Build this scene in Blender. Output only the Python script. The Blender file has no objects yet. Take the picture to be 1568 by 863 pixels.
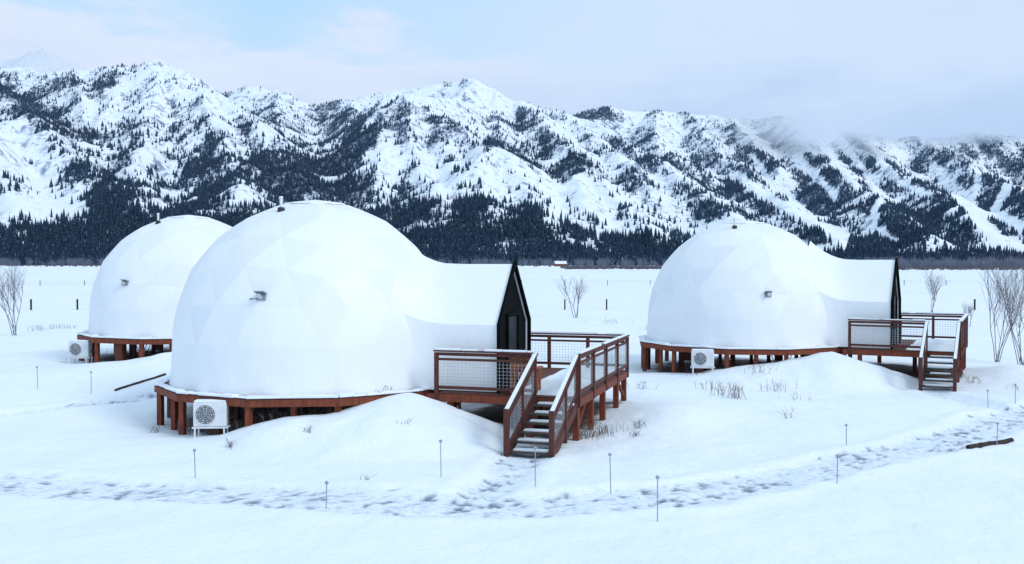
import bpy, bmesh, math, random
import numpy as np
from mathutils import Vector, Matrix
random.seed(7); rng=np.random.default_rng(7)
sc=bpy.context.scene
F=1506.0; CH=5.0
# ------------------------------------------------------------------ noise
TAB=rng.random((256,256))
def vn(x,y,s=0):
    x=np.asarray(x,float)+s*17.3; y=np.asarray(y,float)+s*9.7
    xi=np.floor(x).astype(int); yi=np.floor(y).astype(int)
    fx=x-xi; fy=y-yi; fx=fx*fx*(3-2*fx); fy=fy*fy*(3-2*fy)
    a=TAB[xi&255,yi&255]; b=TAB[(xi+1)&255,yi&255]; c=TAB[xi&255,(yi+1)&255]; d=TAB[(xi+1)&255,(yi+1)&255]
    return (a*(1-fx)+b*fx)*(1-fy)+(c*(1-fx)+d*fx)*fy
def fbm(x,y,o=4,s=0):
    t=0;a=.5;n=0
    for i in range(o):
        t=t+a*vn(x*2**i,y*2**i,s+i*3); n+=a; a*=.5
    return t/n
def ridged(x,y,o=4,s=0):
    t=0;a=.5;n=0
    for i in range(o):
        v=1-np.abs(2*vn(x*2**i,y*2**i,s+i*3)-1); t=t+a*v*v; n+=a; a*=.5
    return t/n
def sst(a,b,x):
    t=np.clip((x-a)/(b-a),0,1); return t*t*(3-2*t)
# ------------------------------------------------------------------ materials
def newmat(n):
    m=bpy.data.materials.new(n); m.use_nodes=True
    return m,m.node_tree,m.node_tree.nodes['Principled BSDF']
def N(nt,t,**k):
    n=nt.nodes.new(t)
    for a,b in k.items(): setattr(n,a,b)
    return n
def noise_node(nt,scale,detail=4,vec=None,rough=.55,coord='pos'):
    n=N(nt,'ShaderNodeTexNoise'); n.inputs['Scale'].default_value=scale; n.inputs['Detail'].default_value=detail
    n.inputs['Roughness'].default_value=rough
    if vec is not None: nt.links.new(vec,n.inputs['Vector'])
    return n.outputs['Fac']
def ramp(nt,fac,stops):
    r=N(nt,'ShaderNodeValToRGB'); nt.links.new(fac,r.inputs['Fac'])
    e=r.color_ramp.elements
    while len(e)<len(stops): e.new(.5)
    for i,(p,c) in enumerate(stops):
        e[i].position=p; e[i].color=(c,c,c,1) if not hasattr(c,'__len__') else (*c,1)
    return r.outputs['Color']
def mix(nt,fac,a,b,blend='MIX'):
    m=N(nt,'ShaderNodeMix',data_type='RGBA',blend_type=blend)
    for sock,v in ((0,fac),(6,a),(7,b)):
        if hasattr(v,'is_linked'): nt.links.new(v,m.inputs[sock])
        elif sock==0: m.inputs[0].default_value=v
        else: m.inputs[sock].default_value=(*v,1)
    return m.outputs[2]
def math_(nt,op,a,b=0):
    m=N(nt,'ShaderNodeMath',operation=op)
    for i,v in enumerate((a,b)):
        if hasattr(v,'is_linked'): nt.links.new(v,m.inputs[i])
        else: m.inputs[i].default_value=v
    return m.outputs[0]
def attr(nt,n):
    a=N(nt,'ShaderNodeAttribute'); a.attribute_name=n; return a.outputs['Fac']
def pos(nt,scale=None):
    g=N(nt,'ShaderNodeNewGeometry').outputs['Position']
    if scale:
        m=N(nt,'ShaderNodeVectorMath',operation='MULTIPLY'); nt.links.new(g,m.inputs[0]); m.inputs[1].default_value=scale; return m.outputs[0]
    return g
def objco(nt,scale=None):
    g=N(nt,'ShaderNodeTexCoord').outputs['Object']
    if scale:
        m=N(nt,'ShaderNodeVectorMath',operation='MULTIPLY'); nt.links.new(g,m.inputs[0]); m.inputs[1].default_value=scale; return m.outputs[0]
    return g
def bump(nt,b,h,strength,dist):
    n=N(nt,'ShaderNodeBump'); n.inputs['Strength'].default_value=strength; n.inputs['Distance'].default_value=dist
    nt.links.new(h,n.inputs['Height']); nt.links.new(n.outputs[0],b.inputs['Normal'])
def simple(name,c1,c2=None,rough=.7,scale=6,stretch=None,bs=.2,bd=.01,metal=0):
    m,nt,b=newmat(name); c2=c2 or tuple(v*.7 for v in c1)
    f=noise_node(nt,scale,5,objco(nt,stretch))
    nt.links.new(mix(nt,ramp(nt,f,[(.3,0.),(.7,1.)]),c1,c2),b.inputs['Base Color'])
    b.inputs['Roughness'].default_value=rough; b.inputs['Metallic'].default_value=metal
    bump(nt,b,f,bs,bd); return m
WOOD=simple('redwood_stain',(.25,.052,.016),(.11,.022,.010),.75,3,(3,3,1),.3,.01)
WOOD2=simple('redwood_weathered',(.15,.034,.015),(.05,.016,.009),.75,4,(3,3,1),.3,.01)
RAILW=simple('rail_stain',(.12,.026,.014),(.055,.014,.010),.7,4,(3,3,1),.3,.01)
DARK=simple('dark_front_wall',(.003,.006,.007),(.002,.003,.004),.9,4)
DARK.node_tree.nodes['Principled BSDF'].inputs['Specular IOR Level'].default_value=.1
TREAD=simple('stair_tread',(.10,.075,.06),(.05,.035,.03),.8,5)
GREY=simple('grey_metal',(.35,.37,.4),(.25,.27,.3),.45,8,metal=.4)
WHITEP=simple('white_painted_metal',(.78,.8,.82),(.68,.7,.73),.4,3)
BLACK=simple('black_plastic',(.02,.02,.022),(.012,.012,.013),.5)
WIRE=simple('galvanised_wire',(.60,.62,.64),(.5,.52,.54),.5,metal=.2)
CHAIRM=simple('cedar_chair',(.38,.12,.04),(.24,.07,.025),.6,4,(2,2,1))
TWIG=simple('bare_twigs',(.20,.18,.20),(.11,.10,.12),.9)
GRASSM=simple('dry_grass',(.24,.20,.18),(.13,.10,.10),.9)
LOGM=simple('dark_timber',(.045,.025,.018),(.02,.012,.01),.9)
RODM=simple('pale_stake_metal',(.33,.38,.46),(.26,.3,.38),.45)
def snowmat():
    m,nt,b=newmat('snow_cap'); f=noise_node(nt,9,5,objco(nt))
    nt.links.new(mix(nt,f,(.86,.90,.94),(.81,.86,.92)),b.inputs['Base Color']); b.inputs['Roughness'].default_value=.7
    bump(nt,b,f,.4,.03); return m
SNOWC=snowmat()
# ------------------------------------------------------------------ mesh builder
class MB:
    def __init__(s): s.v=[]; s.f=[]
    def add(s,vs,fs):
        o=len(s.v); s.v+= [tuple(v) for v in vs]; s.f+=[tuple(i+o for i in f) for f in fs]
    def box(s,c,d,M=None):
        x,y,z=[k/2 for k in d]
        vs=[Vector((c[0]+a*x,c[1]+b*y,c[2]+e*z)) for a in(-1,1) for b in(-1,1) for e in(-1,1)]
        if M is not None: vs=[M@v for v in vs]
        s.add(vs,[(0,1,3,2),(4,6,7,5),(0,4,5,1),(2,3,7,6),(0,2,6,4),(1,5,7,3)])
    def beam(s,p,q,w,h,ext=0):
        p=Vector(p);q=Vector(q);d=(q-p).normalized(); p=p-d*ext; q=q+d*ext
        up=Vector((0,0,1)) if abs(d.z)<.95 else Vector((0,1,0))
        a=d.cross(up).normalized()*w/2; b=a.cross(d).normalized()*h/2
        vs=[p-a-b,p+a-b,p+a+b,p-a+b,q-a-b,q+a-b,q+a+b,q-a+b]
        s.add(vs,[(0,1,2,3),(7,6,5,4),(0,4,5,1),(1,5,6,2),(2,6,7,3),(3,7,4,0)])
    def tube(s,p,q,r0,r1,n=6,caps=True):
        p=Vector(p);q=Vector(q);d=(q-p).normalized()
        up=Vector((0,0,1)) if abs(d.z)<.9 else Vector((1,0,0))
        a=d.cross(up).normalized(); b=a.cross(d)
        vs=[p+(a*math.cos(t)+b*math.sin(t))*r0 for t in [i*2*math.pi/n for i in range(n)]]
        vs+=[q+(a*math.cos(t)+b*math.sin(t))*r1 for t in [i*2*math.pi/n for i in range(n)]]
        fs=[(i,(i+1)%n,n+(i+1)%n,n+i) for i in range(n)]
        if caps: fs+=[tuple(range(n))[::-1],tuple(range(n,2*n))]
        s.add(vs,fs)
    def ring(s,c,R,r,ax='y',n=24):
        pts=[]
        for i in range(n):
            t=i*2*math.pi/n
            pts.append(Vector(c)+(Vector((math.cos(t)*R,0,math.sin(t)*R)) if ax=='y' else Vector((math.cos(t)*R,math.sin(t)*R,0))))
        for i in range(n): s.tube(pts[i],pts[(i+1)%n],r,r,4,False)
    def obj(s,name,mat,parent=None,smooth=False,bevel=0):
        me=bpy.data.meshes.new(name); me.from_pydata(s.v,[],s.f); me.update()
        bm=bmesh.new(); bm.from_mesh(me); bmesh.ops.recalc_face_normals(bm,faces=bm.faces); bm.to_mesh(me); bm.free()
        o=bpy.data.objects.new(name,me); sc.collection.objects.link(o); me.materials.append(mat)
        if smooth: me.polygons.foreach_set('use_smooth',[True]*len(me.polygons))
        if parent: o.parent=parent
        if bevel:
            b=o.modifiers.new('b','BEVEL'); b.width=bevel; b.segments=2
        return o
def empty(name,loc=(0,0,0),rz=0):
    e=bpy.data.objects.new(name,None); e.location=loc; e.rotation_euler=(0,0,rz); sc.collection.objects.link(e); e.empty_display_size=.3; return e
def fastmesh(name,V,Fc,mat,smooth=False,k=None,parent=None,attrs=None):
    k=k or Fc.shape[1]
    me=bpy.data.meshes.new(name); me.vertices.add(len(V)); me.vertices.foreach_set('co',V.astype(np.float32).ravel())
    me.loops.add(Fc.size); me.loops.foreach_set('vertex_index',Fc.astype(np.int32).ravel())
    me.polygons.add(len(Fc)); me.polygons.foreach_set('loop_start',np.arange(0,Fc.size,k,dtype=np.int32))
    me.polygons.foreach_set('loop_total',np.full(len(Fc),k,np.int32))
    me.polygons.foreach_set('use_smooth',np.full(len(Fc),smooth))
    for n,a in (attrs or {}).items():
        at=me.attributes.new(n,'FLOAT','POINT'); at.data.foreach_set('value',a.astype(np.float32).ravel())
    me.update(calc_edges=True); me.validate(); me.materials.append(mat)
    o=bpy.data.objects.new(name,me); sc.collection.objects.link(o)
    if parent: o.parent=parent
    return o
def gridfaces(nr,nc):
    i=np.arange(nr-1)[:,None]*nc+np.arange(nc-1)[None,:]
    return np.stack([i,i+1,i+nc+1,i+nc],-1).reshape(-1,4)
# ------------------------------------------------------------------ site layout
D2R=math.radians
DOMES=[
 dict(c=(-6.4,32.0),rot=D2R(-17),g=0.0,dz=1.2,R=4.42,sk=1.34,te=5.5,tun=6.75,vent=(-.73,-4.19,1.48),pipe=(-.72,-1.62),ac=(-8.45,27.55)),
 dict(c=(10.7,45.5),rot=D2R(-27),g=0.1,dz=1.35,R=4.36,sk=1.15,te=4.2,tun=6.6,vent=(.05,-4.2,1.1),pipe=(-.75,-1.5),ac=(8.0,41.2)),
 dict(c=(-15.2,46.3),rot=D2R(-12),g=0.62,dz=1.72,R=4.33,sk=1.1,te=4.2,tun=6.6,vent=(-1.5,-3.9,1.25),pipe=(-.9,-1.5),ac=(-18.9,43.0)),
]
PATHS=[[(-40,26),(-22,23.6),(-13.3,22.6),(-8.35,21.5),(-4.54,20.5),(-1.75,19.8),(.87,19.9),(3.7,21.0),(7.4,23.9),(10.8,26.4),(14,29.5),(17,32.6),(22,36)],
       [(.35,25.0),(-.1,22.8),(-.8,20.2)],
       [(16.0,37.0),(16.6,34.5),(17.2,32.6)],
       [(-30,34),(-17,31.5),(-12.6,34.5),(-10,38.5)]]
def segdist(x,y,pl):
    best=np.full(np.shape(x),1e9)
    for (ax,ay),(bx,by) in zip(pl[:-1],pl[1:]):
        dx,dy=bx-ax,by-ay; t=np.clip(((x-ax)*dx+(y-ay)*dy)/(dx*dx+dy*dy),0,1)
        best=np.minimum(best,np.hypot(x-ax-t*dx,y-ay-t*dy))
    return best
PRINTS=[]
for pl,w,dn in ((PATHS[0],1.0,17),(PATHS[1],.5,9),(PATHS[3],.4,5)):
    for (ax,ay),(bx,by) in zip(pl[:-1],pl[1:]):
        L=math.hypot(bx-ax,by-ay)
        if ax<-25: continue
        for k in range(int(L*dn)):
            t=random.random(); off=random.gauss(0,w*.5)
            PRINTS.append((ax+(bx-ax)*t-(by-ay)/L*off,ay+(by-ay)*t+(bx-ax)/L*off,math.atan2(by-ay,bx-ax)+random.choice((0,.5,1.2))+random.gauss(0,.25)))
def gh(x,y):
    x=np.asarray(x,float); y=np.asarray(y,float)
    near=1-sst(60,160,np.hypot(x,y))
    z=near*(.36*(fbm(x/7,y/7,3,1)-.5)+.14*(fbm(x/1.9,y/1.9,3,5)-.5)+.025*(fbm(x/.5,y/.5,2,8)-.5))
    z=z+(1-near)*.5*(fbm(x/40,y/40,2,4)-.5)*(1-sst(200,500,y))
    for d in DOMES:
        dx=x-d['c'][0]; dy=y-d['c'][1]; r=np.hypot(dx,dy)
        c,s=math.cos(d['rot']),math.sin(d['rot'])
        ls=dx*c+dy*s; lt=-dx*s+dy*c
        if d['g']: z=z+d['g']*np.exp(-(r/13)**4)
        nz=.9*(fbm(x/1.7,y/1.7,3,14)-.5)
        q=np.sqrt(((ls-4.4)/np.where(ls<4.4,3.1,2.0))**2+((lt+2.6)/np.where(lt<-2.6,2.5,1.5))**2)+nz*.5
        qq=np.clip(np.abs(q),0,1.8)/1.8
        m=(d['dz']-d['g']-.02)*(1-qq)**1.35*(1+.7*qq)
        m=m+.34*np.exp(-(((ls-1.2)/3.0)**2+((lt+5.2)/1.3)**2))
        m=m+.4*np.exp(-(((ls-11.3)/1.4)**2+((lt-2.5)/3)**2))
        z=z+m
        flat=(1-sst(3.4,4.7,r))
        z=z*(1-flat)+flat*(np.minimum(z,d['g']+.25)-.05)
        ins=sst(5.0,5.8,ls)*(1-sst(8.8,9.2,ls))*sst(-2.3,-1.3,lt)*(1-sst(d['te']-.5,d['te'],lt))
        z=z*(1-ins)+ins*np.minimum(z,d['g']+.3)
        st=(sst(7.3,7.9,ls)*(1-sst(9.3,9.9,ls)))*sst(-6.2,-5.2,lt)*(1-sst(-2,-1.5,lt))
        z=z*(1-st)+st*np.minimum(z,d['g']+.05)
    return z
def pathmask(x,y):
    wob=.55*(fbm(x/1.3,y/1.3,4,11)-.5)
    m=0
    for pl,w in zip(PATHS,(.95,.58,.5,.4)):
        d=segdist(x,y,pl)+wob; m=np.maximum(m,1-sst(w-.3,w+.18,d))
    return m
def bermf(x,y):
    b=0
    for pl,w in zip(PATHS,(1.15,.8,.7,.6)):
        d=segdist(x,y,pl)+.5*(fbm(x/1.3,y/1.3,4,11)-.5); b=np.maximum(b,np.exp(-((d-w-.12)/.28)**2))
    return b
def ghp(x,y):
    z=gh(x,y); m=pathmask(x,y); return z-.08*m+.05*bermf(x,y)*(1-m)
def g1(x,y): return float(ghp(np.array([x]),np.array([y]))[0])
# ------------------------------------------------------------------ ground sheet
def geo(a,b,s,g):
    o=[a]; st=s
    while o[-1]<b: o.append(o[-1]+st); st*=g
    return np.array(o)
xr=geo(22,9000,.1,1.075)[1:]; xl=-geo(16,9000,.1,1.075)[1:][::-1]
xs=np.concatenate([xl,np.arange(-16,22.01,.085),xr])
ys=np.concatenate([[-3000,-800,-200,-50,-10,0,5,8,10,12,13,14],np.arange(14.5,30,.075),np.arange(30,50,.14),geo(50,9500,.15,1.055)])
GX,GY=np.meshgrid(xs,ys)
GZ=gh(GX,GY)
pm=np.zeros_like(GZ); bz=np.zeros_like(GZ); sel=(np.abs(GX)<45)&(GY<50)&(GY>12)
pm[sel]=pathmask(GX[sel],GY[sel]); bz[sel]=bermf(GX[sel],GY[sel])
GZ=GZ-.08*pm+.05*bz*(1-pm)+pm*.035*(fbm(GX/.25,GY/.25,3,21)-.5)
dent=np.zeros_like(GZ)
for (px,py,a) in PRINTS:
    i0=np.searchsorted(ys,py-.35); i1=np.searchsorted(ys,py+.35); j0=np.searchsorted(xs,px-.35); j1=np.searchsorted(xs,px+.35)
    if i1<=i0 or j1<=j0: continue
    X=GX[i0:i1,j0:j1]-px; Y=GY[i0:i1,j0:j1]-py
    u=X*math.cos(a)+Y*math.sin(a); v=-X*math.sin(a)+Y*math.cos(a)
    dent[i0:i1,j0:j1]=np.maximum(dent[i0:i1,j0:j1],np.exp(-((u/.15)**4+(v/.065)**4)))
GZ=GZ-.045*dent
GZ=np.where(GY>1200,GZ-.5,GZ)
soil=np.zeros_like(GZ)
for d in DOMES:
    r=np.hypot(GX-d['c'][0],GY-d['c'][1])+1.2*(fbm(GX/.8,GY/.8,3,31)-.5); soil=np.maximum(soil,1-sst(3.7,4.4,r))
    c,s=math.cos(d['rot']),math.sin(d['rot']); ls=(GX-d['c'][0])*c+(GY-d['c'][1])*s; lt=-(GX-d['c'][0])*s+(GY-d['c'][1])*c
    q=np.maximum(np.maximum(5.0-ls,ls-8.9),np.maximum(-1.7-lt,lt-d['te']+.5))+.8*(fbm(GX/.6,GY/.6,3,33)-.5); soil=np.maximum(soil,1-sst(-.2,.3,q))
m,nt,b=newmat('snow_ground')
P=pos(nt)
big=noise_node(nt,.35,4,P); fine=noise_node(nt,7,6,P)
col=mix(nt,ramp(nt,big,[(.3,0.),(.7,1.)]),(.88,.915,.95),(.83,.875,.93))
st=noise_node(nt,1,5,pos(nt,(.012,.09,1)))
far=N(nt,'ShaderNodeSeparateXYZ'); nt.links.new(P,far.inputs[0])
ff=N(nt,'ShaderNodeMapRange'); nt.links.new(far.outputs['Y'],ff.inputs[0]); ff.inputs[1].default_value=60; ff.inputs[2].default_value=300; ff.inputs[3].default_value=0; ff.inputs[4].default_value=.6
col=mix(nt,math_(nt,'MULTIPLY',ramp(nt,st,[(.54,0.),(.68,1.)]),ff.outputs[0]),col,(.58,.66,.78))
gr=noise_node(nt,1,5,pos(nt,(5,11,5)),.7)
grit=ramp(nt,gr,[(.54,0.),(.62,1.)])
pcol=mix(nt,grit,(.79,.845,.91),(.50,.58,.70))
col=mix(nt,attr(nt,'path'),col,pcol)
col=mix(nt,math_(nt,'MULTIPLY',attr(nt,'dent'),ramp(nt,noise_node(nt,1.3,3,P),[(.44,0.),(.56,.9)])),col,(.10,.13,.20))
so=mix(nt,noise_node(nt,3,5,P),(.06,.03,.02),(.14,.10,.085))
col=mix(nt,attr(nt,'soil'),col,so)
nt.links.new(col,b.inputs['Base Color']); b.inputs['Roughness'].default_value=.75
b.inputs['Specular IOR Level'].default_value=.2
h=math_(nt,'ADD',fine,math_(nt,'MULTIPLY',noise_node(nt,1.6,4,P),3)); bump(nt,b,h,.4,.06)
V=np.stack([GX,GY,GZ],-1).reshape(-1,3)
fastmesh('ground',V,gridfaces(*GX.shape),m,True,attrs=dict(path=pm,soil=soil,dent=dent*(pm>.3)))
# ------------------------------------------------------------------ mountains
def sv(b,e,D): return ((b-784)/F*D, D, CH+(400-e)/F*D)
RID=[
 [(-900,150,5200),(-500,120,5000),(-300,110,4600),(-150,125,4300),(0,108,4200),(22,112,4200),(60,127,4100),(120,124,4100),(200,114,4000),(240,103,4000),(275,116,3900),(310,142,3700),(350,168,3500),(395,205,3200),(440,243,2900),(470,280,2600)],
 [(240,103,4000),(250,160,3500),(225,215,3000),(215,270,2600),(200,330,2100)],
 [(275,116,3900),(290,180,3400),(300,240,2900)],
 [(200,114,4000),(180,165,3600),(160,205,3200)],
 [(120,124,4100),(130,175,3500),(150,220,3100)],
 [(310,142,3700),(330,200,3100),(350,255,2700),(370,300,2300)],
 [(395,205,3200),(400,250,2800)],
 [(-400,60,3400),(-150,90,3300),(-60,118,3200),(0,142,3100),(50,178,2900),(100,225,2700),(150,270,2400),(200,315,2100),(240,350,1800)],
 [(-60,118,3200),(-30,200,2700),(0,270,2200),(20,320,1900)],
 [(-200,100,6600),(0,98,6500),(35,96,6500),(70,85,6500),(100,98,6500),(135,118,6500),(200,150,6500)],
 [(330,155,5400),(370,146,5400),(430,145,5300),(450,156,5200),(490,172,5200),(540,165,5200),(600,149,5200),(650,139,5000),(700,132,5000),(735,133,4900),(765,151,4800),(800,165,4700),(850,180,4600),(900,196,4400),(930,215,4200),(990,248,3700),(1060,288,3100),(1110,325,2600),(1150,355,2100)],
 [(430,145,5300),(425,185,4600),(440,215,4000)],
 [(540,165,5200),(535,200,4500),(510,232,3900)],
 [(600,149,5200),(590,172,4700)],
 [(735,133,4900),(700,158,4300),(640,166,3600)],
 [(765,151,4800),(760,190,4200),(775,220,3700)],
 [(525,255,3000),(555,217,3300),(595,186,3500),(640,164,3600),(680,192,3400),(730,225,3100),(780,262,2800),(815,300,2400),(840,335,2000)],
 [(640,164,3600),(630,220,3100),(650,270,2700),(680,318,2200)],
 [(680,192,3400),(690,250,2900),(715,300,2400)],
 [(595,186,3500),(585,235,3000),(580,280,2600)],
 [(730,225,3100),(740,275,2600),(765,320,2100)],
 [(800,165,4700),(830,198,4100),(880,240,3500),(930,290,2900),(960,330,2400),(1000,362,1900)],
 [(880,240,3500),(885,290,2800),(900,330,2200)],
 [(850,180,4600),(930,240,3700),(1000,300,2800)],
 [(870,190,5600),(930,173,5600),(1000,178,5600),(1060,187,5500),(1120,192,5400),(1190,186,5300),(1250,198,5200),(1300,208,5000),(1380,218,5000),(1430,220,4900),(1490,212,4900),(1530,220,4800),(1570,226,4800),(1750,225,4800),(2050,210,5000),(2500,230,5400)],
 [(1060,187,5500),(1080,220,4800),(1120,260,4000),(1170,300,3200),(1230,345,2500),(1290,377,1900)],
 [(1120,192,5400),(1150,230,4500),(1190,270,3700)],
 [(1190,186,5300),(1230,235,4300),(1290,280,3400),(1350,325,2700),(1420,370,2000)],
 [(1300,208,5000),(1350,255,4100),(1420,300,3300),(1500,350,2300)],
 [(1430,220,4900),(1490,270,4000),(1560,310,3100),(1640,350,2300)],
 [(1000,178,5600),(1000,215,4900),(1015,242,4300),(1050,268,3700)],
 [(1570,226,4800),(1680,270,3800),(1760,330,2600)],
]
az=np.concatenate([np.linspace(-950,-160,90)[:-1],np.linspace(-160,1730,980),np.linspace(1730,2520,90)[1:]]); rad=np.geomspace(1200,7600,430)
AZ,RD=np.meshgrid(az,rad)
MX=(AZ-784)/F*RD; MY=RD
wx=MX+90*(fbm(MX/420,MY/420,4,40)-.5)+30*(fbm(MX/80,MY/80,2,45)-.5); wy=MY+120*(fbm(MX/420,MY/420,4,50)-.5)+30*(fbm(MX/90,MY/90,2,55)-.5)
H=np.zeros_like(MX)-1e3
for r in RID:
    pts=[sv(*p) for p in r]
    best=np.full_like(MX,-1e3)
    for a,c in zip(pts[:-1],pts[1:]):
        dx,dy=c[0]-a[0],c[1]-a[1]; t=np.clip(((wx-a[0])*dx+(wy-a[1])*dy)/(dx*dx+dy*dy),0,1)
        d=np.hypot(wx-a[0]-t*dx,wy-a[1]-t*dy); zr=a[2]+t*(c[2]-a[2])+80
        d=np.sqrt(d*d+12**2)-12
        best=np.maximum(best,zr*np.exp(-.72*d/zr)-80)
    kk=12.; hmx=np.maximum(H,best); H=hmx+kk*np.log1p(np.exp(-np.abs(H-best)/kk))*.8
H=np.maximum(H-8,0)+ .02*np.clip(MY-1400,0,2000)
amp=sst(10,250,H)
H=H+amp*(42*(ridged(wx/280,wy/280,3,60)-.5)+14*(ridged(MX/95,MY/95,3,66)-.5)+4*(fbm(MX/30,MY/30,2,68)-.5))
H=H*sst(1230,2000,MY)-2
EL=400-(H-CH)/MY*F
gy,gx=np.gradient(H); dxs=np.gradient(MX,axis=1); dys=np.gradient(MY,axis=0)
sx=gx/dxs; sy=gy/dys
n1=fbm(MX/260,MY/260,4,70); n2=fbm(MX/60,MY/60,3,74); n3=fbm(MX/28,MY/28,2,75); gul=fbm(MX/45,MY/380,3,78)
dens=.375+1.5*(n1-.5)+1.4*(n2-.5)+.7*(n3-.5)+1.1*(gul-.5)+.5*np.clip(sx,-.5,.5)
def blob(x,y,rx,ry,rot=0):
    c,s=math.cos(rot),math.sin(rot); dx=AZ-x; dy=EL-y; u=(dx*c+dy*s)/rx; v=(-dx*s+dy*c)/ry
    return np.exp(-(u*u+v*v))
for B in [(110,245,140,32,.85,.75),(30,150,70,22,.6,.6),(455,262,85,26,.1,.95),(560,225,50,8,-.7,.5),(620,318,120,20,.25,.6),(330,300,90,30,0,.15),(790,235,60,26,.6,.6),(760,325,90,20,.2,.45),(600,186,45,8,-.5,.5),(545,195,14,30,0,.6),(280,200,60,30,.5,.15),
          (1120,270,60,20,.6,.35),(1010,260,50,14,.5,.3),(1390,340,80,25,.3,.35),(1240,330,50,20,.5,.3),(1500,330,60,25,0,.3),(1290,250,60,20,.5,.35),(840,210,40,12,.5,.3),
          (665,240,65,45,.4,-.45),(720,290,75,22,.4,-.4),(30,228,42,26,0,-1.6),(75,322,60,14,0,-.8),(120,160,60,20,.3,-.2),(240,135,60,20,0,-.2),(940,330,70,18,.5,-.35),(1050,330,60,18,.5,-.35),(870,285,60,30,.6,-.3),(700,146,110,16,0,-1.2),(380,160,90,16,0,-.2),(980,200,120,14,.1,-.3),(70,95,90,16,0,-1.2)]:
    dens=dens+B[5]*blob(*B[:5])
low=np.interp(AZ,[-200,0,200,330,430,560,700,850,1000,1150,1568],[345,345,345,335,305,312,340,354,366,378,390])
dens=dens+.9*sst(-14,16,EL-low-40*(n2-.5))*(.15+1.1*n1+1.6*(n3-.5)+1.0*(n2-.5))
for L,w in (([(1125,270),(1165,300),(1215,325),(1290,368)],9),([(1262,225),(1285,260),(1312,292)],7),([(1205,235),(1235,262),(1275,300)],8),([(1290,222),(1318,258),(1338,288)],6),([(1150,240),(1185,290),(1230,318)],5),([(1340,240),(1370,280),(1420,300)],6),([(1430,262),(1475,310),(1530,372)],10),([(1500,255),(1490,300),(1450,330)],5),([(1540,290),(1520,330),(1568,350)],8),([(1350,300),(1330,345),(1370,372)],6)):
    for (ax,ay),(bx,by) in zip(L[:-1],L[1:]):
        dx,dy=bx-ax,by-ay; t=np.clip(((AZ-ax)*dx+(EL-ay)*dy)/(dx*dx+dy*dy),0,1); d=np.hypot(AZ-ax-t*dx,EL-ay-t*dy)+8*(n2-.5)
        dens=dens-2.2*(1-sst(w*.6,w*1.3,d))
hi=np.clip((H-650)/350,0,1); dens=dens-.2*hi
dens=np.clip(dens,0,1.3); dens=np.where(MY<1330,0,dens)
cn_=60*(fbm(MX/600,MY/600,3,90)-.5)
cloud=sst(243,205,EL+cn_)*sst(1060,1250,AZ)*(MY>3600)
cloud=np.where((MY>3600),cloud,0)
cloud=np.maximum(cloud,.5*sst(5800,6300,MY)*(AZ<700))
steep=sst(.55,.9,np.hypot(sx,sy))*(1-.85*((MY>5700)&(AZ<700)))*(1-.6*((MY>4500)&(AZ>1100)))
m,nt,b=newmat('mountain_snow_rock')
P=pos(nt)
a_d=attr(nt,'forest')
sn=mix(nt,noise_node(nt,.006,4,P),(.90,.93,.96),(.78,.84,.93))
sp=noise_node(nt,.075,5,P,.75)
thr=math_(nt,'ADD',sp,math_(nt,'MULTIPLY',a_d,.18))
col=mix(nt,ramp(nt,thr,[(.61,0.),(.68,.85)]),sn,(.05,.085,.15))
rk=noise_node(nt,1,6,pos(nt,(.03,.03,.012)),.7)
rkf=math_(nt,'MULTIPLY',ramp(nt,rk,[(.51,0.),(.60,.85)]),attr(nt,'steep'))
col=mix(nt,rkf,col,(.13,.19,.30))
col=mix(nt,ramp(nt,a_d,[(.6,0.),(1.2,.4)]),col,(.06,.09,.15))
nt.links.new(col,b.inputs['Base Color']); b.inputs['Roughness'].default_value=.85; b.inputs['Specular IOR Level'].default_value=.1
bump(nt,b,noise_node(nt,.02,5,P,.6),.35,16)
tr=N(nt,'ShaderNodeBsdfTransparent'); ms=N(nt,'ShaderNodeMixShader')
nt.links.new(attr(nt,'mist'),ms.inputs[0]); nt.links.new(b.outputs[0],ms.inputs[1]); nt.links.new(tr.outputs[0],ms.inputs[2])
nt.links.new(ms.outputs[0],nt.nodes['Material Output'].inputs['Surface'])
V=np.stack([MX,MY,H],-1).reshape(-1,3)
fastmesh('mountains',V,gridfaces(*MX.shape),m,True,attrs=dict(forest=dens,steep=steep,mist=cloud))
def scatter(template,faces,p,sx_,sz_,rot):
    n=len(p); c=np.cos(rot)[:,None]; s=np.sin(rot)[:,None]; T=template
    X=(T[None,:,0]*c-T[None,:,1]*s)*sx_[:,None]+p[:,0:1]; Y=(T[None,:,0]*s+T[None,:,1]*c)*sx_[:,None]+p[:,1:2]; Z=T[None,:,2]*sz_[:,None]+p[:,2:3]
    V=np.stack([X,Y,Z],-1).reshape(-1,3); Fc=(faces[None]+np.arange(n)[:,None,None]*len(T)).reshape(-1,faces.shape[1]); return V,Fc
def cone_t(tiers,k):
    v=[];f=[]
    for (z0,r,z1) in tiers:
        o=len(v); 
        for i in range(k):
            t=i*2*math.pi/k; rr=r*(1 if i%2 else .72); v.append((rr*math.cos(t),rr*math.sin(t),z0))
        v.append((0,0,z1)); f+=[(o+i,o+(i+1)%k,o+k) for i in range(k)]
    return np.array(v,float),np.array(f)
m,nt,b=newmat('conifer_needles')
P=pos(nt); f=noise_node(nt,.09,3,P)
c=mix(nt,f,(.010,.028,.055),(.03,.055,.09))  # needle greens with aerial blue baked into the base colour
g=N(nt,'ShaderNodeSeparateXYZ'); nt.links.new(P,g.inputs[0])
sf=ramp(nt,noise_node(nt,.25,3,P),[(.56,0.),(.74,.35)])
c=mix(nt,sf,c,(.5,.6,.75))
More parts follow.
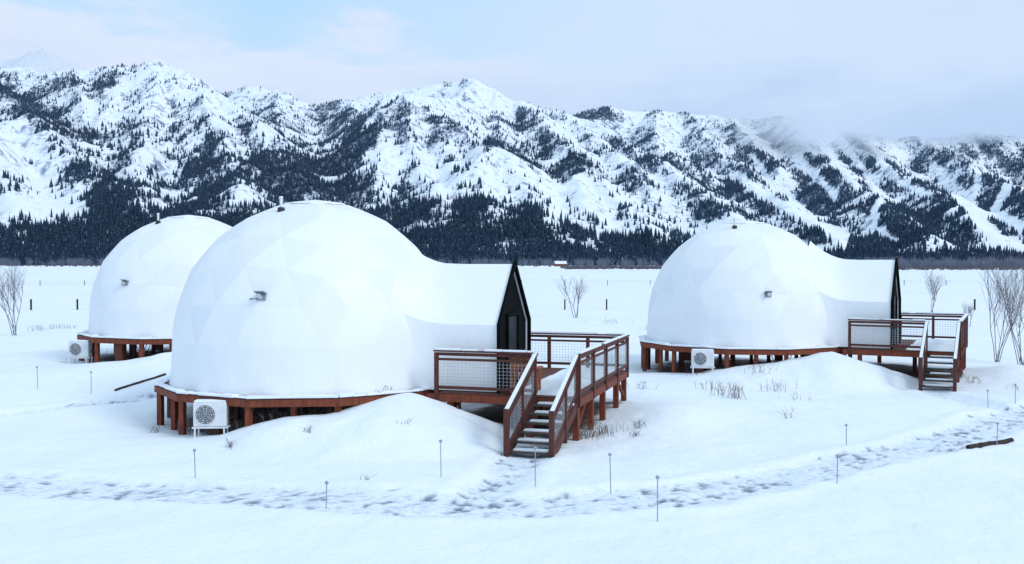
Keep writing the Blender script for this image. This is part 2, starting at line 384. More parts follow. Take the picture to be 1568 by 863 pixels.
haze_tint=N(nt,'ShaderNodeMapRange'); nt.links.new(g.outputs['Y'],haze_tint.inputs[0]); haze_tint.inputs[1].default_value=1500; haze_tint.inputs[2].default_value=6500; haze_tint.inputs[3].default_value=0; haze_tint.inputs[4].default_value=.3
c=mix(nt,haze_tint.outputs[0],c,(.20,.30,.46))  # air haze painted into the needle colour, stronger with distance
nt.links.new(c,b.inputs['Base Color']); b.inputs['Roughness'].default_value=.9; b.inputs['Specular IOR Level'].default_value=.1
CON=m
A=np.abs(dxs*dys)[:-1,:-1]; dc=dens[:-1,:-1]; inview=(AZ[:-1,:-1]>-600)&(AZ[:-1,:-1]<2200)&(MY[:-1,:-1]>1340)&(MY[:-1,:-1]<6200)
prob=A*(np.clip(dc,0,1.1)**2.3+.035*(dc>.02))*inview*(cloud[:-1,:-1]<.25)*(1+.8*(MY[:-1,:-1]<2300))
tot=prob.sum(); NT=150000
idx=rng.choice(prob.size,NT,p=(prob/tot).ravel()); ii,jj=np.unravel_index(idx,prob.shape)
u=rng.random(NT); v=rng.random(NT)
def bil(Q): return Q[ii,jj]*(1-u)*(1-v)+Q[ii,jj+1]*u*(1-v)+Q[ii+1,jj]*(1-u)*v+Q[ii+1,jj+1]*u*v
TP=np.stack([bil(MX),bil(MY),bil(H)-1],-1)
hh=rng.uniform(8,22,NT)*np.where(TP[:,2]>450,.8,1); ww=hh*rng.uniform(.18,.29,NT); rt=rng.random(NT)*6.28
nearm=TP[:,1]<2300
T1=cone_t([(0,1,1)],4); T2=cone_t([(.05,1,.55),(.3,.78,.8),(.55,.5,1.05)],6)
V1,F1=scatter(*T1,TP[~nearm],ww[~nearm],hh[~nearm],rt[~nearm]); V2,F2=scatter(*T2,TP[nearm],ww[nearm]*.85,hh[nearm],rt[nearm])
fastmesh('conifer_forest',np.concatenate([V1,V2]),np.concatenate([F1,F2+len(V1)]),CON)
print('trees',NT,'near',nearm.sum())
# ------------------------------------------------------------------ bare trees and brush
def branchy(mb,base,h,stems,spread=.25,depth=4,r=.035,seed=0):
    R=random.Random(seed)
    def grow(p,d,L,r,k):
        n=3 if k==depth else 2; q=p
        for i in range(n):
            nd=(d+Vector((R.gauss(0,.10),R.gauss(0,.10),R.gauss(0,.05)+.03))).normalized(); q2=q+nd*L/n
            mb.tube(q,q2,r*(1-.3*i/n),r*(1-.3*(i+1)/n),3,False); q=q2; d=nd
            if k>0 and (i>0 or k<depth):
                for _ in range(R.choice((1,2,2))):
                    a=R.random()*6.28; side=Vector((math.cos(a),math.sin(a),R.uniform(.3,1.1)))
                    grow(q,(d*.9+side*R.uniform(.4,.7)).normalized(),L*R.uniform(.45,.7),r*.5,k-1)
        if k>0: grow(q,(d+Vector((R.gauss(0,.15),R.gauss(0,.15),.2))).normalized(),L*.55,r*.55,k-1)
    for s in range(stems):
        a=R.random()*6.28; grow(Vector(base)+Vector((R.gauss(0,.12*spread*4),R.gauss(0,.12*spread*4),-.1)),Vector((math.cos(a)*spread,math.sin(a)*spread,1)).normalized(),h*R.uniform(.42,.62),r,depth)
def place(b,e):
    D=CH*F/(e-400); return ((b-784)/F*D,D)
k=0
for (bx,ey,h,st,sp) in ((25,515,4.6,6,.25),(883,487,4.0,4,.2),(1427,478,4.2,4,.15),(1528,556,4.6,6,.2),(1562,560,4.8,6,.2),(1480,500,2.2,3,.3)):
    x,y=place(bx,ey); mb=MB(); branchy(mb,(x,y,g1(x,y)),h,st,sp,3,.014+.00022*y,seed=10+k); k+=1
    mb.obj('bare_shrub_tree',TWIG)
def brushmass(name,n,xr_,yr_,hr,mat,wr=.5,blades=14):
    V=[];Fc=[]
    for i in range(n):
        x=random.uniform(*xr_); y=random.uniform(*yr_); x=x*y
        h=random.uniform(*hr); z=-.3
        for k in range(blades):
            a=random.random()*6.28; l=h*random.uniform(.5,1); t=random.random()*wr*h
            bx_=x+math.cos(a)*t*.3; by_=y+math.sin(a)*t*.3; w=h*.035
            o=len(V); V+= [(bx_-w,by_,z),(bx_+w,by_,z),(x+math.cos(a)*t,y+math.sin(a)*t,z+l)]; Fc.append((o,o+1,o+2))
    return fastmesh(name,np.array(V),np.array(Fc),mat)
BR=simple('brown_brush',(.12,.11,.13),(.08,.07,.085),.9,.05)
GB=simple('grey_cottonwood_twigs',(.17,.19,.25),(.10,.12,.17),.9,.05)
brushmass('distant_brush',800,(.05,.16),(620,900),(1.5,3.2),BR,.9)
brushmass('distant_brush',1300,(.33,.62),(560,900),(1.5,4),BR,.9)
brushmass('distant_brush',500,(-.7,.05),(900,1250),(2,4),BR,.9)
brushmass('distant_bare_trees',900,(-.7,.7),(1150,1380),(6,13),GB,.5,26)
brushmass('distant_bare_trees',200,(.36,.6),(700,900),(5,11),GB,.5,40)
n=1800; yy=rng.uniform(1180,1420,n)**1.0; xx=yy*rng.uniform(-.8,.8,n)
kk=fbm(xx/60,yy/60,3,99)>.52; pp=np.stack([xx,yy,np.full(n,-1.)],-1)[kk]
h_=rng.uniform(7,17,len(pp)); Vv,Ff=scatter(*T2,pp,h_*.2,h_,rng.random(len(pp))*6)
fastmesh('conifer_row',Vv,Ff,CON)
def tuft(mb,x,y,h,n,spread):
    z=g1(x,y)-.03
    for i in range(n):
        a=random.random()*6.28; r=abs(random.gauss(0,spread)); bx=x+math.cos(a)*r; by=y+math.sin(a)*r*.7
        l=h*random.uniform(.4,1); p=Vector((bx,by,z)); 
        lean=Vector((random.gauss(0,.25),random.gauss(0,.25),1)).normalized(); q=p+lean*l*.6; q2=q+(lean+Vector((random.gauss(0,.3),random.gauss(0,.3),-.1))).normalized()*l*.4
        mb.tube(p,q,.009,.006,3,False); mb.tube(q,q2,.006,.003,3,False)
        if random.random()<.5:
            for _ in range(2): mb.tube(q,q+Vector((random.gauss(0,.1),random.gauss(0,.1),.12)),.005,.003,3,False)
mb=MB()
for (bx,ey,h,n,sp) in ((1105,608,.7,20,.5),(1130,612,.8,22,.35),(1085,600,.5,12,.4),(1190,600,.6,16,.5),(1165,590,.5,14,.5),(1205,640,.45,6,.3),(1265,575,.5,20,.7),(1245,580,.5,14,.6),(1300,565,.4,14,.5),(905,668,.5,34,.45),(925,664,.45,30,.4),(890,672,.4,20,.2),(975,660,.3,14,.2),(985,600,.4,12,.3),(975,668,.2,14,.15),
    (80,505,.5,30,1.0),(60,508,.5,20,.7),(100,503,.4,20,.7),(215,560,.4,30,.7),(240,553,.4,24,.5),(185,560,.35,16,.4),(1000,505,.5,14,1),(935,495,.5,20,1.2),(1490,590,.4,14,.3),(1470,585,.5,14,.3),(350,690,.3,12,.12),(235,660,.25,8,.15),(470,690,.2,8,.15),(700,668,.15,6,.1),(1560,600,.3,10,.4),(560,745,.12,5,.1),(620,690,.15,6,.1),(770,700,.15,8,.1),(1230,612,.3,8,.4),(1330,575,.3,8,.4),(1060,585,.3,8,.3),(1150,560,.3,14,.6)):
    x,y=place(bx,ey); tuft(mb,x,y,h,n,sp)
for i in range(110):
    d=DOMES[0]; a=random.uniform(3.7,5.4); r=random.uniform(3.2,4.6); tuft(mb,d['c'][0]+r*math.cos(a),d['c'][1]+r*math.sin(a),.45,4,.12)
mb.obj('dry_grass',GRASSM)
# ------------------------------------------------------------------ domes
def fabricmat():
    m,nt,b=newmat('white_dome_fabric')
    P=objco(nt); w=noise_node(nt,1.1,4,P); st=noise_node(nt,1,4,objco(nt,(2.2,2.2,.35)),.6)
    col=mix(nt,attr(nt,'tone'),(.90,.91,.925),(.82,.84,.885))
    col=mix(nt,ramp(nt,st,[(.5,0.),(.75,.35)]),col,(.84,.87,.92))
    nt.links.new(col,b.inputs['Base Color']); b.inputs['Roughness'].default_value=.5; b.inputs['Specular IOR Level'].default_value=.3
    h=math_(nt,'ADD',math_(nt,'MULTIPLY',w,1.0),math_(nt,'MULTIPLY',st,.8)); bump(nt,b,h,.45,.07); return m
FAB=fabricmat()
SEAM=simple('fabric_seam',(.87,.885,.91),(.83,.85,.89),.6)
def dome(d):
    e=empty('geodesic_dome_tent',(d['c'][0],d['c'][1],0),d['rot'])
    R=d['R']; dz=d['dz']; cz=dz+d['sk']
    def soft(p):
        t=.38+.62*math.exp(-(p.z/(.16*R))**2); return p.lerp(p.normalized()*R,t)
    bm=bmesh.new(); bmesh.ops.create_icosphere(bm,subdivisions=3,radius=R)
    bmesh.ops.rotate(bm,verts=bm.verts,matrix=Matrix.Rotation(.25,3,'Z'))
    lay=bm.faces.layers.float.new('tone')
    for f in bm.faces: f[lay]=random.random()**1.8
    seams=MB()
    for ed in bm.edges:
        a,c_=ed.verts[0].co.copy(),ed.verts[1].co.copy()
        if max(a.z,c_.z)<.3: continue
        pts_=[soft(a.lerp(c_,k_/4)) for k_ in range(5)]
        for u_,v_ in zip(pts_[:-1],pts_[1:]):
            if min(u_.z,v_.z)>.06:
                o_=Vector((0,0,cz)); seams.tube(u_*.9992+o_,v_*.9992+o_,.0055,.0055,4,False)
    bmesh.ops.subdivide_edges(bm,edges=bm.edges[:],cuts=3,use_grid_fill=True)
    for v in bm.verts: v.co=soft(v.co)
    bmesh.ops.bisect_plane(bm,geom=bm.verts[:]+bm.edges[:]+bm.faces[:],plane_co=(0,0,.055),plane_no=(0,0,1),clear_inner=True)
    bed=[x for x in bm.edges if x.is_boundary]
    for zz,ro in ((-.3*d['sk'],1.002),(-.6*d['sk'],1.006),(-.85*d['sk'],1.012),(-d['sk']+.02,1.022)):
        r=bmesh.ops.extrude_edge_only(bm,edges=bed); vs=[g for g in r['geom'] if isinstance(g,bmesh.types.BMVert)]; bed=[g for g in r['geom'] if isinstance(g,bmesh.types.BMEdge)]
        for v in vs:
            a=math.atan2(v.co.y,v.co.x); k=R*ro*(1+.003*math.sin(a*23+zz*4))
            v.co=Vector((math.cos(a)*k,math.sin(a)*k,zz))
    for f in bm.faces:
        cm=f.calc_center_median()
        if cm.z<.05:
            a=math.atan2(cm.y,cm.x); f[lay]=.2+.25*abs(math.sin(int(a*3.2+20)*12.9))
    bmesh.ops.recalc_face_normals(bm,faces=bm.faces)
    for v in bm.verts: v.co.z+=cz
    me=bpy.data.meshes.new('fabric_shell'); bm.to_mesh(me); bm.free(); me.materials.append(FAB)
    me.polygons.foreach_set('use_smooth',[True]*len(me.polygons))
    o=bpy.data.objects.new('fabric_shell',me); sc.collection.objects.link(o); o.parent=e
    seams.obj('panel_seams',SEAM,e,True)
    mb=MB(); n=10; t0=[(1.0*math.cos(i*.6283),1.0*math.sin(i*.6283),cz+math.sqrt(R*R-1)-.01) for i in range(n)]
    t1=[(x*.97,y*.97,z+.05) for x,y,z in t0]; mb.add(t0+t1+[(0,0,cz+R+.045)],[(i,(i+1)%n,n+(i+1)%n,n+i) for i in range(n)]+[(n+i,n+(i+1)%n,2*n) for i in range(n)])
    mb.obj('crown_cap',FAB,e)
    ss=[3.0,3.3,3.6,3.9,4.2,4.5,5.1,5.8,6.4,d['tun']]; prof=[]
    ez=dz+1.95; rz=dz+3.72
    for s in ss:
        fl=max(0,(4.8-s)/1.8); rr=rz+.85*fl**2; e2=ez+.9*fl**1.5; hw=1.56+.85*fl**1.8
        sag=.05 if 3.2<s<6.3 else 0
        pr=[(-hw,dz)]
        for k_ in range(1,5): pr.append((-hw+sag*math.sin(k_/4*3.14),dz+(e2-dz)*k_/4))
        for k_ in range(1,9):
            q=k_/8; pr.append((-hw*(1-q),e2+(rr-e2)*q-sag*2*math.sin(q*3.14)))
        full=pr+[(-a,b_) for a,b_ in pr[::-1][1:]]
        prof.append([(s,a,b_) for a,b_ in full])
    mb=MB(); nc=len(prof[0]); mb.add([p for r_ in prof for p in r_],[(i*nc+j,i*nc+j+1,(i+1)*nc+j+1,(i+1)*nc+j) for i in range(len(ss)-1) for j in range(nc-1)])
    o=mb.obj('vestibule_canopy',FAB,e,True); sm=o.modifiers.new('e','EDGE_SPLIT'); sm.split_angle=D2R(35)
    at=o.data.attributes.new('tone','FLOAT','FACE')
    f=d['tun']; mb=MB(); hw=1.5
    pent=[(-hw,dz),(hw,dz),(hw,ez-.03),(0,rz-.08),(-hw,ez-.03)]
    mb.add([(f-.12,a,b_) for a,b_ in pent]+[(f-.06,a,b_) for a,b_ in pent],[(0,1,2,3,4),(5,6,7,8,9)]+[(i,(i+1)%5,5+(i+1)%5,5+i) for i in range(5)])
    mb.obj('front_wall',DARK,e)
    mb=MB(); hw=1.6
    P5=[(-hw,dz),(-hw,ez),(0,rz+.03),(hw,ez),(hw,dz)]
    for a,b_ in zip(P5[:-1],P5[1:]): mb.beam((f+.03,*a),(f+.03,*b_),.1,.09,.03)
    mb.obj('front_trim',DARK,e)
    mb=MB()
    for y0 in(-.55,.55): mb.box((f-.02,y0,dz+1.07),(.06,.1,2.14))
    mb.box((f-.02,0,dz+2.19),(.06,1.2,.1)); mb.box((f-.02,0,dz+.75),(.05,1.0,.06))
    mb.tube((f+.02,.4,dz+1.05),(f+.1,.4,dz+1.05),.025,.025,8)
    mb.obj('door_frame',DARK,e)
    gm=bpy.data.materials.get('door_glass')
    if not gm:
        gm,gnt,gb=newmat('door_glass'); gb.inputs['Base Color'].default_value=(.008,.012,.014,1); gb.inputs['Specular IOR Level'].default_value=.1
        gnt.links.new(ramp(gnt,noise_node(gnt,2,2,objco(gnt)),[(0.,.3),(1.,.45)]),gb.inputs['Roughness'])
    mb=MB(); mb.box((f-.045,0,dz+1.07),(.02,1.0,2.1)); mb.obj('door_glass',gm,e)
    c,s=math.cos(d['rot']),math.sin(d['rot'])
    def loc(wx,wy): return (wx*c+wy*s, -wx*s+wy*c)
    vx,vy=loc(*d['vent'][:2]); vz=cz+d['vent'][2]; n=Vector((vx,vy,d['vent'][2])).normalized(); p=n*(R*.985)+Vector((0,0,cz))
    M=Matrix.Translation(p)@n.to_track_quat('-Y','Z').to_matrix().to_4x4()
    mb=MB(); mb.box((0,-.05,.0),(.28,.1,.2),M); mb.box((0,-.16,.1),(.32,.26,.025),M); mb.box((-.24,-.03,-.05),(.24,.03,.04),M)
    mb.obj('wall_vent',GREY,e,bevel=.01)
    mb=MB(); mb.tube(M@Vector((.0,-.08,-.02)),M@Vector((0,-.26,-.02)),.065,.065,10); mb.obj('vent_pipe',WIRE,e)
    px,py=loc(*d['pipe']); pz=cz+math.sqrt(R*R-px*px-py*py)
    mb=MB(); mb.tube((px,py,pz-.15),(px,py,pz+.08),.14,.1,12); mb.obj('flue_boot',BLACK,e)
    mb=MB(); mb.tube((px,py,pz),(px,py,pz+.36),.045,.045,10); mb.tube((px,py,pz+.36),(px,py,pz+.42),.07,.055,10); mb.obj('flue_pipe',WHITEP,e)
    K=12; off=.1; RR=R*1.075/math.cos(math.pi/K)
    pts=[(RR*math.cos(off+i*2*math.pi/K),RR*math.sin(off+i*2*math.pi/K)) for i in range(K)]
    mb=MB(); mb.add([(x,y,dz-.05) for x,y in pts]+[(x,y,dz-.005) for x,y in pts],[tuple(range(K))[::-1],tuple(range(K,2*K))]+[(i,(i+1)%K,K+(i+1)%K,K+i) for i in range(K)])
    mb.obj('platform_boards',WOOD2,e)
    mb=MB()
    for i in range(K):
        a=pts[i]; b_=pts[(i+1)%K]; mb.beam((*a,dz-.14),(*b_,dz-.14),.05,.2,.02)
    mb.obj('rim_fascia',WOOD,e)
    mb=MB()
    for i in range(K):
        a=pts[i]; b_=pts[(i+1)%K]
        for k_ in range(6):
            t0=k_/6;t1=(k_+1)/6; p0=(a[0]+(b_[0]-a[0])*t0,a[1]+(b_[1]-a[1])*t0); p1=(a[0]+(b_[0]-a[0])*t1,a[1]+(b_[1]-a[1])*t1)
            q=random.uniform(.975,.992); hh_=random.uniform(.03,.1); mb.beam((p0[0]*q,p0[1]*q,dz+hh_/2),(p1[0]*q,p1[1]*q,dz+hh_/2),.26,hh_,.01)
    mb.obj('snow_lip',SNOWC,e,bevel=.015)
    mb=MB(); mb2=MB()
    for i in range(K):
        a=pts[i]; b_=pts[(i+1)%K]; g=d['g']-.6
        mb.box((a[0]*.97,a[1]*.97,(dz-.05+g)/2-.02),(.16,.16,dz-g-.1),)
        mx,my=(a[0]+b_[0])/2*.95,(a[1]+b_[1])/2*.95
        if i%2: mb.box((mx,my,(dz-.05+g)/2-.02),(.15,.15,dz-g-.1))
        else: mb2.box((mx,my,(dz-.05+g)/2-.02),(.34,.34,dz-g-.1))
        ix,iy=a[0]*.6,a[1]*.6; mb2.box((ix,iy,(dz-.05+g)/2-.02),(.14,.14,dz-g-.1))
        mb2.beam((a[0]*.95,a[1]*.95,dz-.16),(0,0,dz-.16),.07,.18)
    mb.obj('rim_posts',WOOD,e); mb2.obj('inner_posts',WOOD2,e)
    mb=MB()
    p0=Vector((vx*.95,vy*.97,dz-.1))
    for q in range(3):
        pr=p0+Vector((q*.15,.1,0)); pts3=[pr+Vector((t*.9,0,-.75*math.sin(t*3.0)-.05*q)) for t in [k_/8 for k_ in range(9)]]
        for u_,v_ in zip(pts3[:-1],pts3[1:]): mb.tube(u_,v_,.018,.018,5,False)
    mb.obj('hanging_cables',BLACK,e)
    return e
def railing(mbw,mbm,mbs,p,q,h=1.22,posts=3,snow=True,p0=True,p1=True):
    p=Vector(p);q=Vector(q); up=Vector((0,0,1))
    for i in range(posts):
        if i==0 and not p0: continue
        if i==posts-1 and not p1: continue
        a=p.lerp(q,i/(posts-1)); mbw.box((a.x,a.y,a.z+h/2-.15),(.11,.11,h+.2))
    mbw.beam(p+up*h,q+up*h,.15,.045,.07); mbw.beam(p+up*(h-.09),q+up*(h-.09),.045,.09)
    mbw.beam(p+up*(h-.24),q+up*(h-.24),.045,.07); mbw.beam(p+up*.16,q+up*.16,.045,.09)
    L=(q-p).length; n=int(L/.11)
    for i in range(1,n):
        a=p.lerp(q,i/n); mbm.tube(a+up*.18,a+up*(h-.26),.0045,.0045,3,False)
    for k_ in range(1,8):
        z=.18+(h-.44)*k_/8; mbm.tube(p+up*z,q+up*z,.0045,.0045,3,False)
    if snow:
        k_=0
        while k_<1:
            k2=min(1,k_+random.uniform(.15,.4)); hh_=random.uniform(.03,.065)
            mbs.beam(p.lerp(q,k_)+up*(h+.0235+hh_/2),p.lerp(q,k2-.01)+up*(h+.0235+hh_/2),.13,hh_); k_=k2 if random.random()<.8 else k2+.06
def deck(d):
    e=empty('wooden_deck',(d['c'][0],d['c'][1],0),d['rot']); dz=d['dz']-.02; te=d['te']; g=d['g']-.6
    s0,s1,t0=4.75,9.25,-2.0
    mb=MB(); nb=30
    for i in range(nb):
        y0=t0+(te-t0)*i/nb; y1=t0+(te-t0)*(i+1)/nb
        sa=5.05 if y0<3.2 else 3.6
        mb.box(((sa+s1)/2,(y0+y1)/2,dz-.02),(s1-sa,y1-y0-.012,.036))
    mb.obj('deck_boards',WOOD2,e)
    mb=MB()
    mb.beam((s0,t0,dz-.15),(s1,t0,dz-.15),.05,.22,.03); mb.beam((s1,t0,dz-.15),(s1,te,dz-.15),.05,.22); mb.beam((3.3,te,dz-.15),(s1,te,dz-.15),.05,.22,.03)
    for k_ in range(8): mb.beam((5.1,t0+.5+k_*.9,dz-.13),(s1-.05,t0+.5+k_*.9,dz-.13),.05,.16) if t0+.5+k_*.9<te-.1 else None
    mb.obj('fascia',WOOD,e)
    mb=MB()
    for (x,y) in ((5.4,t0+.12),(7.8,t0+.12),(s1-.1,t0+.12),(s1-.1,(t0+te)/2),(s1-.1,te-.1),(5.5,te-.1),(7.3,te-.1),(7.3,1.2),(s1-.1,.0),(s1-.1,te*.72)):
        mb.box((x,y,(dz-.06+g)/2-.02),(.17,.17,dz-g-.08))
    mb.beam((s1-.1,te-.2,g+.9),(s1-.1,te-1.4,dz-.2),.09,.09)
    mb.beam((s1-.1,t0+.2,g+.9),(s1-.1,t0+1.3,dz-.2),.09,.09)
    mb.obj('support_posts',WOOD,e)
    nx,ny=26,40; X,Y=np.meshgrid(np.linspace(7.15,s1-.15,nx),np.linspace(t0+.3,te-.15,ny)); Z=dz+.0+.14*fbm(X/.7,Y/.7,3,int(abs(d['c'][0])*10))
    edge=np.minimum(np.minimum(X-7.15,s1-.15-X),np.minimum(Y-t0-.3,te-.15-Y)); Z=np.where(edge<.01,dz-.03,Z)
    fastmesh('deck_snow',np.stack([X,Y,Z],-1).reshape(-1,3),gridfaces(ny,nx),SNOWC,True,parent=e)
    w,me_,sn=MB(),MB(),MB()
    railing(w,me_,sn,(5.0,t0,dz),(7.95,t0,dz),posts=2)
    railing(w,me_,sn,(s1,t0,dz),(s1,te,dz),posts=5)
    railing(w,me_,sn,(s1,te,dz),(5.0,te,dz),posts=4,p0=False)
    w.obj('railing_wood',RAILW,e); me_.obj('railing_mesh',WIRE,e); sn.obj('railing_snow',SNOWC,e,bevel=.01)
    w,me_,sn,tr=MB(),MB(),MB(),MB(); ns=6; gz=d['g']+.05; run=.46
    L=ns*run; yb=t0-L
    for i in range(ns):
        z=dz-(dz-gz)*(i+1)/(ns+.4); y=t0-run*(i+.5)
        tr.box((8.6,y,z-.02),(1.16,run*.82,.045)); 
        sn.box((8.6+random.uniform(-.1,.1),y+.05,z+.027),(random.uniform(.7,1.08),run*.55,.045))
    for x in(8.0,9.2):
        w.beam((x,t0,dz-.2),(x,yb-.05,gz-.05),.06,.26); 
        w.beam((x,t0-.02,dz+1.2),(x,yb,gz+1.12),.14,.045,.06); w.beam((x,t0-.02,dz+1.1),(x,yb,gz+1.02),.045,.1); w.beam((x,t0,dz+.2),(x,yb,gz+.15),.045,.08)
        w.beam((x,t0,dz+.93),(x,yb,gz+.85),.045,.06)
        w.box((x,yb,gz+.4),(.13,.13,1.55)); w.box((x,(t0+yb)/2,(dz+gz)/2+.3),(.11,.11,1.5)); w.box((x,t0-.08,dz+.2),(.1,.1,2.0))
        n=int(L/.12)
        for i in range(1,n):
            q=i/n; y=t0-L*q; z=dz+(gz-dz)*q; me_.tube((x,y,z+.2),(x,y,z+.9),.0045,.0045,3,False)
        for k_ in range(1,7): me_.tube((x,t0,dz+.2+.1*k_),(x,yb,gz+.18+.1*k_),.0045,.0045,3,False)
        sn.beam((x,t0,dz+1.245),(x,yb,gz+1.165),.11,.035)
    w.obj('stair_rails_stringers',RAILW,e); me_.obj('stair_mesh',WIRE,e); sn.obj('stair_snow',SNOWC,e,bevel=.01); tr.obj('stair_treads',TREAD,e)
def chair(x,y,z,rz):
    e=empty('wooden_armchair',(x,y,z),rz); e.scale=(1.12,1.12,1.12); mb=MB()
    for i in range(5): mb.box((-.25+.125*i,0.0,.42),(.11,.5,.025))
    for i in range(6):
        p=Vector((-.27+.108*i,.24,.36)); mb.beam(p,p+Vector(((i-2.5)*.012,.3,.78-abs(i-2.5)*.03)),.09,.022)
    mb.obj('seat_and_back_slats',CHAIRM,e)
    mb=MB()
    for sx_ in(-.33,.33):
        mb.box((sx_,-.24,.3),(.06,.09,.6)); mb.beam((sx_,.3,0),(sx_,.18,.62),.06,.08); mb.box((sx_*1.05,-.02,.63),(.13,.68,.028)); mb.beam((sx_*.9,-.28,.38),(sx_*.9,.42,.12),.03,.1)
    mb.box((0,-.27,.38),(.62,.03,.09)); mb.beam((-.33,.42,.72),(.33,.42,.72),.03,.07)
    mb.obj('arms_and_legs',CHAIRM,e)
    mb=MB(); mb.box((0,.0,.455),(.5,.4,.04)); mb.obj('seat_snow',SNOWC,e,bevel=.015)
def acunit(x,y,z,rz,sc_=1):
    e=empty('air_conditioner_unit',(x,y,z),rz); e.scale=(sc_,)*3
    mb=MB(); mb.box((0,0,.62),(.92,.36,.68)); mb.obj('casing',WHITEP,e,bevel=.03)
    mb=MB(); mb.tube((-.12,-.19,.62),(-.12,-.183,.62),.27,.27,28); mb.obj('fan_opening',simple('fan_shadow',(.16,.18,.2),(.1,.11,.13),.6) if not bpy.data.materials.get('fan_shadow') else bpy.data.materials['fan_shadow'],e)
    mb=MB()
    for r in(.05,.11,.17,.23,.28): mb.ring((-.12,-.205,.62),r,.006 if r<.28 else .014)
    for i in range(10):
        a=i*.628; mb.tube((-.12,-.205,.62),(-.12+.28*math.cos(a),-.205,.62+.28*math.sin(a)),.005,.005,4,False)
    for i in range(9): mb.box((.34,-.184,.42+i*.05),(.14,.012,.018))
    mb.obj('fan_grille',WHITEP,e)
    mb=MB()
    for i in range(4):
        a=i*1.57+.4; mb.beam((-.12,-.198,.62),(-.12+.22*math.cos(a),-.198,.62+.22*math.sin(a)),.1,.008)
    mb.obj('fan_blades',GREY,e)
    mb=MB(); mb.box((0,-.13,.25),(1.0,.05,.05)); mb.box((0,.13,.25),(1.0,.05,.05))
    for a in(-.4,.4):
        mb.box((a,0,.25),(.05,.5,.04)); mb.beam((a,-.22,.24),(a*1.02,-.22,-.2),.04,.04); mb.beam((a,.22,.24),(a,.22,-.2),.04,.04)
    mb.obj('stand',WHITEP,e)
    mb=MB(); pts=[(.47,.05,.5),(.6,.05,.5),(.68,.08,.62),(.72,.2,.9)]
    for q in(0,.07):
        for a,b_ in zip(pts[:-1],pts[1:]): mb.tube((a[0],a[1]+q,a[2]+q),(b_[0],b_[1]+q,b_[2]+q),.02,.02,6)
    mb.obj('refrigerant_lines',BLACK,e)
    mb=MB(); mb.box((0,0,.985),(.88,.33,.05)); mb.obj('top_snow',SNOWC,e,bevel=.02)
for d in DOMES:
    dome(d); deck(d)
    x,y=d['ac']; acunit(x,y,g1(x,y)+.0,D2R(4) if d is DOMES[0] else D2R(-6))
def w2(d,s,t):
    c,sn=math.cos(d['rot']),math.sin(d['rot']); return d['c'][0]+s*c-t*sn, d['c'][1]+s*sn+t*c
x,y=w2(DOMES[0],7.48,-1.2); chair(x,y,1.2,D2R(170))
# ------------------------------------------------------------------ path lights
for (bx,et,eb) in ((297,685,727),(498,742,782),(675,685,740),(820,693,752),(936,695,755),(1008,738,806),(1284,700,742),(1298,650,680),(1529,648,682),(138,585,617),(56,578,612),(1515,598,625),(1557,592,620)):
    x,y=place(bx,eb); z=g1(x,y); h=(eb-et)/F*y
    e=empty('path_light',(x,y,z)); e.rotation_euler=(random.uniform(-.03,.03),random.uniform(-.03,.03),0)
    mb=MB(); mb.tube((0,0,-.2),(0,0,h),.012,.012,6); mb.obj('stake',RODM,e)
    mb=MB(); mb.tube((0,0,h-.02),(0,0,h+.01),.03,.045,10); mb.tube((0,0,h+.01),(0,0,h+.04),.045,.02,10); mb.obj('lamp_cap',RODM,e)
# ------------------------------------------------------------------ timbers
def timber(a,b_,w=.16):
    mb=MB(); n=8; A_=Vector((*a,g1(*a)+.03)); B_=Vector((*b_,g1(*b_)+.05)); q=A_
    for i in range(1,n+1):
        p=A_.lerp(B_,i/n)+Vector((0,0,random.uniform(-.015,.015))); p.z=g1(p.x,p.y)+.03; mb.tube(q,p,w*random.uniform(.4,.5),w*random.uniform(.4,.5),7,i in(1,n)); q=p
    mb.obj('landscape_timber',LOGM)
timber(place(1485,690),place(1552,674)); timber(place(175,615),place(252,598),.1)
# ------------------------------------------------------------------ fences
mb=MB()
for bx in (-300,-200,-100,47,118,1493,1600,1700,865,929): 
    x,y=place(bx,474); mb.box((x,y,.45),(.14,.14,1.3))
mb.obj('field_fence_posts',LOGM)
mb=MB(); mw=MB(); last=None
for i in range(40):
    y=200+i*.3; x=-160+i*9.0; mb.box((x,y,.5),(.1,.1,1.2))
    if last:
        for z in(.5,.9): mw.tube((last[0],last[1],z),(x,y,z),.012,.012,3,False)
    last=(x,y)
f=empty('wire_fence'); mb.obj('fence_posts',LOGM,f); mw.obj('fence_wires',WIRE,f)
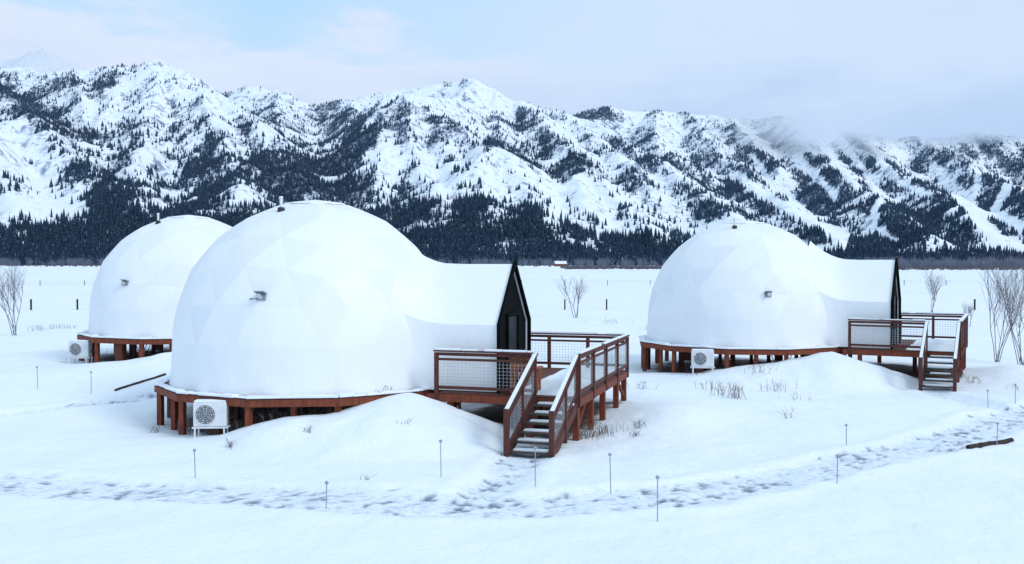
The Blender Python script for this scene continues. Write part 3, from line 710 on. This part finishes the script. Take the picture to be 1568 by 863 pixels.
# ------------------------------------------------------------------ distant farm buildings
RW=simple('red_barn_paint',(.28,.07,.04),(.18,.05,.03),.8,.5); TW=simple('tan_siding',(.3,.24,.2),(.22,.18,.15),.8,.5)
def house(bx,D,w,dp,h,mat,rz=0):
    x=(bx-784)/F*D; e=empty('farmhouse',(x,D,-.2),rz); mb=MB()
    mb.box((0,0,h/2),(w,dp,h)); mb.add([(-w/2,-dp/2,h),(-w/2,dp/2,h),(-w/2,0,h+dp*.35),(w/2,-dp/2,h),(w/2,dp/2,h),(w/2,0,h+dp*.35)],[(0,1,2),(3,5,4),(0,3,4,1)]); mb.obj('walls',mat,e)
    mb=MB(); r=h+dp*.35
    for sgn in(-1,1): mb.add([(-w/2-.6,sgn*(dp/2+.6),h-.3),(w/2+.6,sgn*(dp/2+.6),h-.3),(w/2+.6,0,r+.1),(-w/2-.6,0,r+.1),(-w/2-.6,sgn*(dp/2+.6),h+.1),(w/2+.6,sgn*(dp/2+.6),h+.1),(w/2+.6,0,r+.5),(-w/2-.6,0,r+.5)],[(0,1,2,3),(4,5,6,7),(0,1,5,4),(1,2,6,5),(0,3,7,4)])
    mb.obj('snowy_roof',SNOWC,e); mb=MB()
    for k_ in range(int(w//4)): mb.box((-w/2+2+k_*4,-dp/2-.03,h*.55),(1.2,.08,1.4))
    mb.obj('windows',BLACK,e)
for a in ((858,1000,11,6,3,RW,.2),(1510,930,12,6,3,TW,.2)): house(*a)
# ------------------------------------------------------------------ world, sun, camera
SUN_EL=D2R(40); az_=D2R(125)
sd=Vector((math.sin(az_)*math.cos(SUN_EL),math.cos(az_)*math.cos(SUN_EL),math.sin(SUN_EL)))
w=bpy.data.worlds.new('World'); sc.world=w; w.use_nodes=True; nt=w.node_tree; bg=nt.nodes['Background']
sky=N(nt,'ShaderNodeTexSky',sky_type='NISHITA'); sky.sun_disc=False; sky.sun_elevation=SUN_EL; sky.sun_rotation=az_; sky.altitude=1800; sky.dust_density=1.0
tc=N(nt,'ShaderNodeTexCoord'); mp=N(nt,'ShaderNodeMapping'); mp.inputs['Scale'].default_value=(2.6,2.6,8.0); nt.links.new(tc.outputs['Generated'],mp.inputs[0])
cn=noise_node(nt,2.0,7,mp.outputs[0],.55)
sz=N(nt,'ShaderNodeSeparateXYZ'); nt.links.new(tc.outputs['Generated'],sz.inputs[0])
zz=math_(nt,'ADD',sz.outputs['Z'],math_(nt,'MULTIPLY',math_(nt,'SUBTRACT',cn,.5),.22))
def sc10(c): return tuple(v/10 for v in c)
L_=ramp(nt,zz,[(.10,sc10((5.9,7.2,9.6))),(.165,sc10((7.0,8.0,9.8))),(.20,sc10((7.2,8.2,9.9))),(.225,sc10((5.4,7.6,10.))),(.28,sc10((4.5,7.3,10.))),(.5,sc10((5.9,7.9,10.)))])
R_=ramp(nt,zz,[(.08,sc10((4.7,6.3,9.0))),(.14,sc10((5.3,6.9,9.4))),(.20,sc10((6.3,7.7,9.8))),(.28,sc10((6.6,8.1,10.))),(.5,sc10((6.1,8.0,10.)))])
xf=N(nt,'ShaderNodeMapRange',interpolation_type='SMOOTHSTEP'); nt.links.new(sz.outputs['X'],xf.inputs[0]); xf.inputs[1].default_value=-.25; xf.inputs[2].default_value=.22
cc=mix(nt,xf.outputs[0],L_,R_)
cc=mix(nt,1.0,cc,(10.,10.,10.),'MULTIPLY')
nt.links.new(mix(nt,.94,sky.outputs[0],cc),bg.inputs['Color']); bg.inputs['Strength'].default_value=.104
sl=bpy.data.lights.new('sun','SUN'); sl.energy=1.25; sl.angle=D2R(18); sl.color=(1,.97,.95)
so_=bpy.data.objects.new('sun',sl); sc.collection.objects.link(so_); so_.rotation_euler=sd.to_track_quat('Z','Y').to_euler()
cam=bpy.data.cameras.new('camera'); cam.lens=36*F/1568; cam.sensor_width=36; cam.clip_end=30000; cam.clip_start=.1
co=bpy.data.objects.new('camera',cam); sc.collection.objects.link(co); co.location=(0,0,CH); co.rotation_euler=(D2R(90)-math.atan(31.5/F),0,0)
sc.camera=co
sc.view_settings.view_transform='Standard'; sc.view_settings.look='None'; sc.view_settings.exposure=0
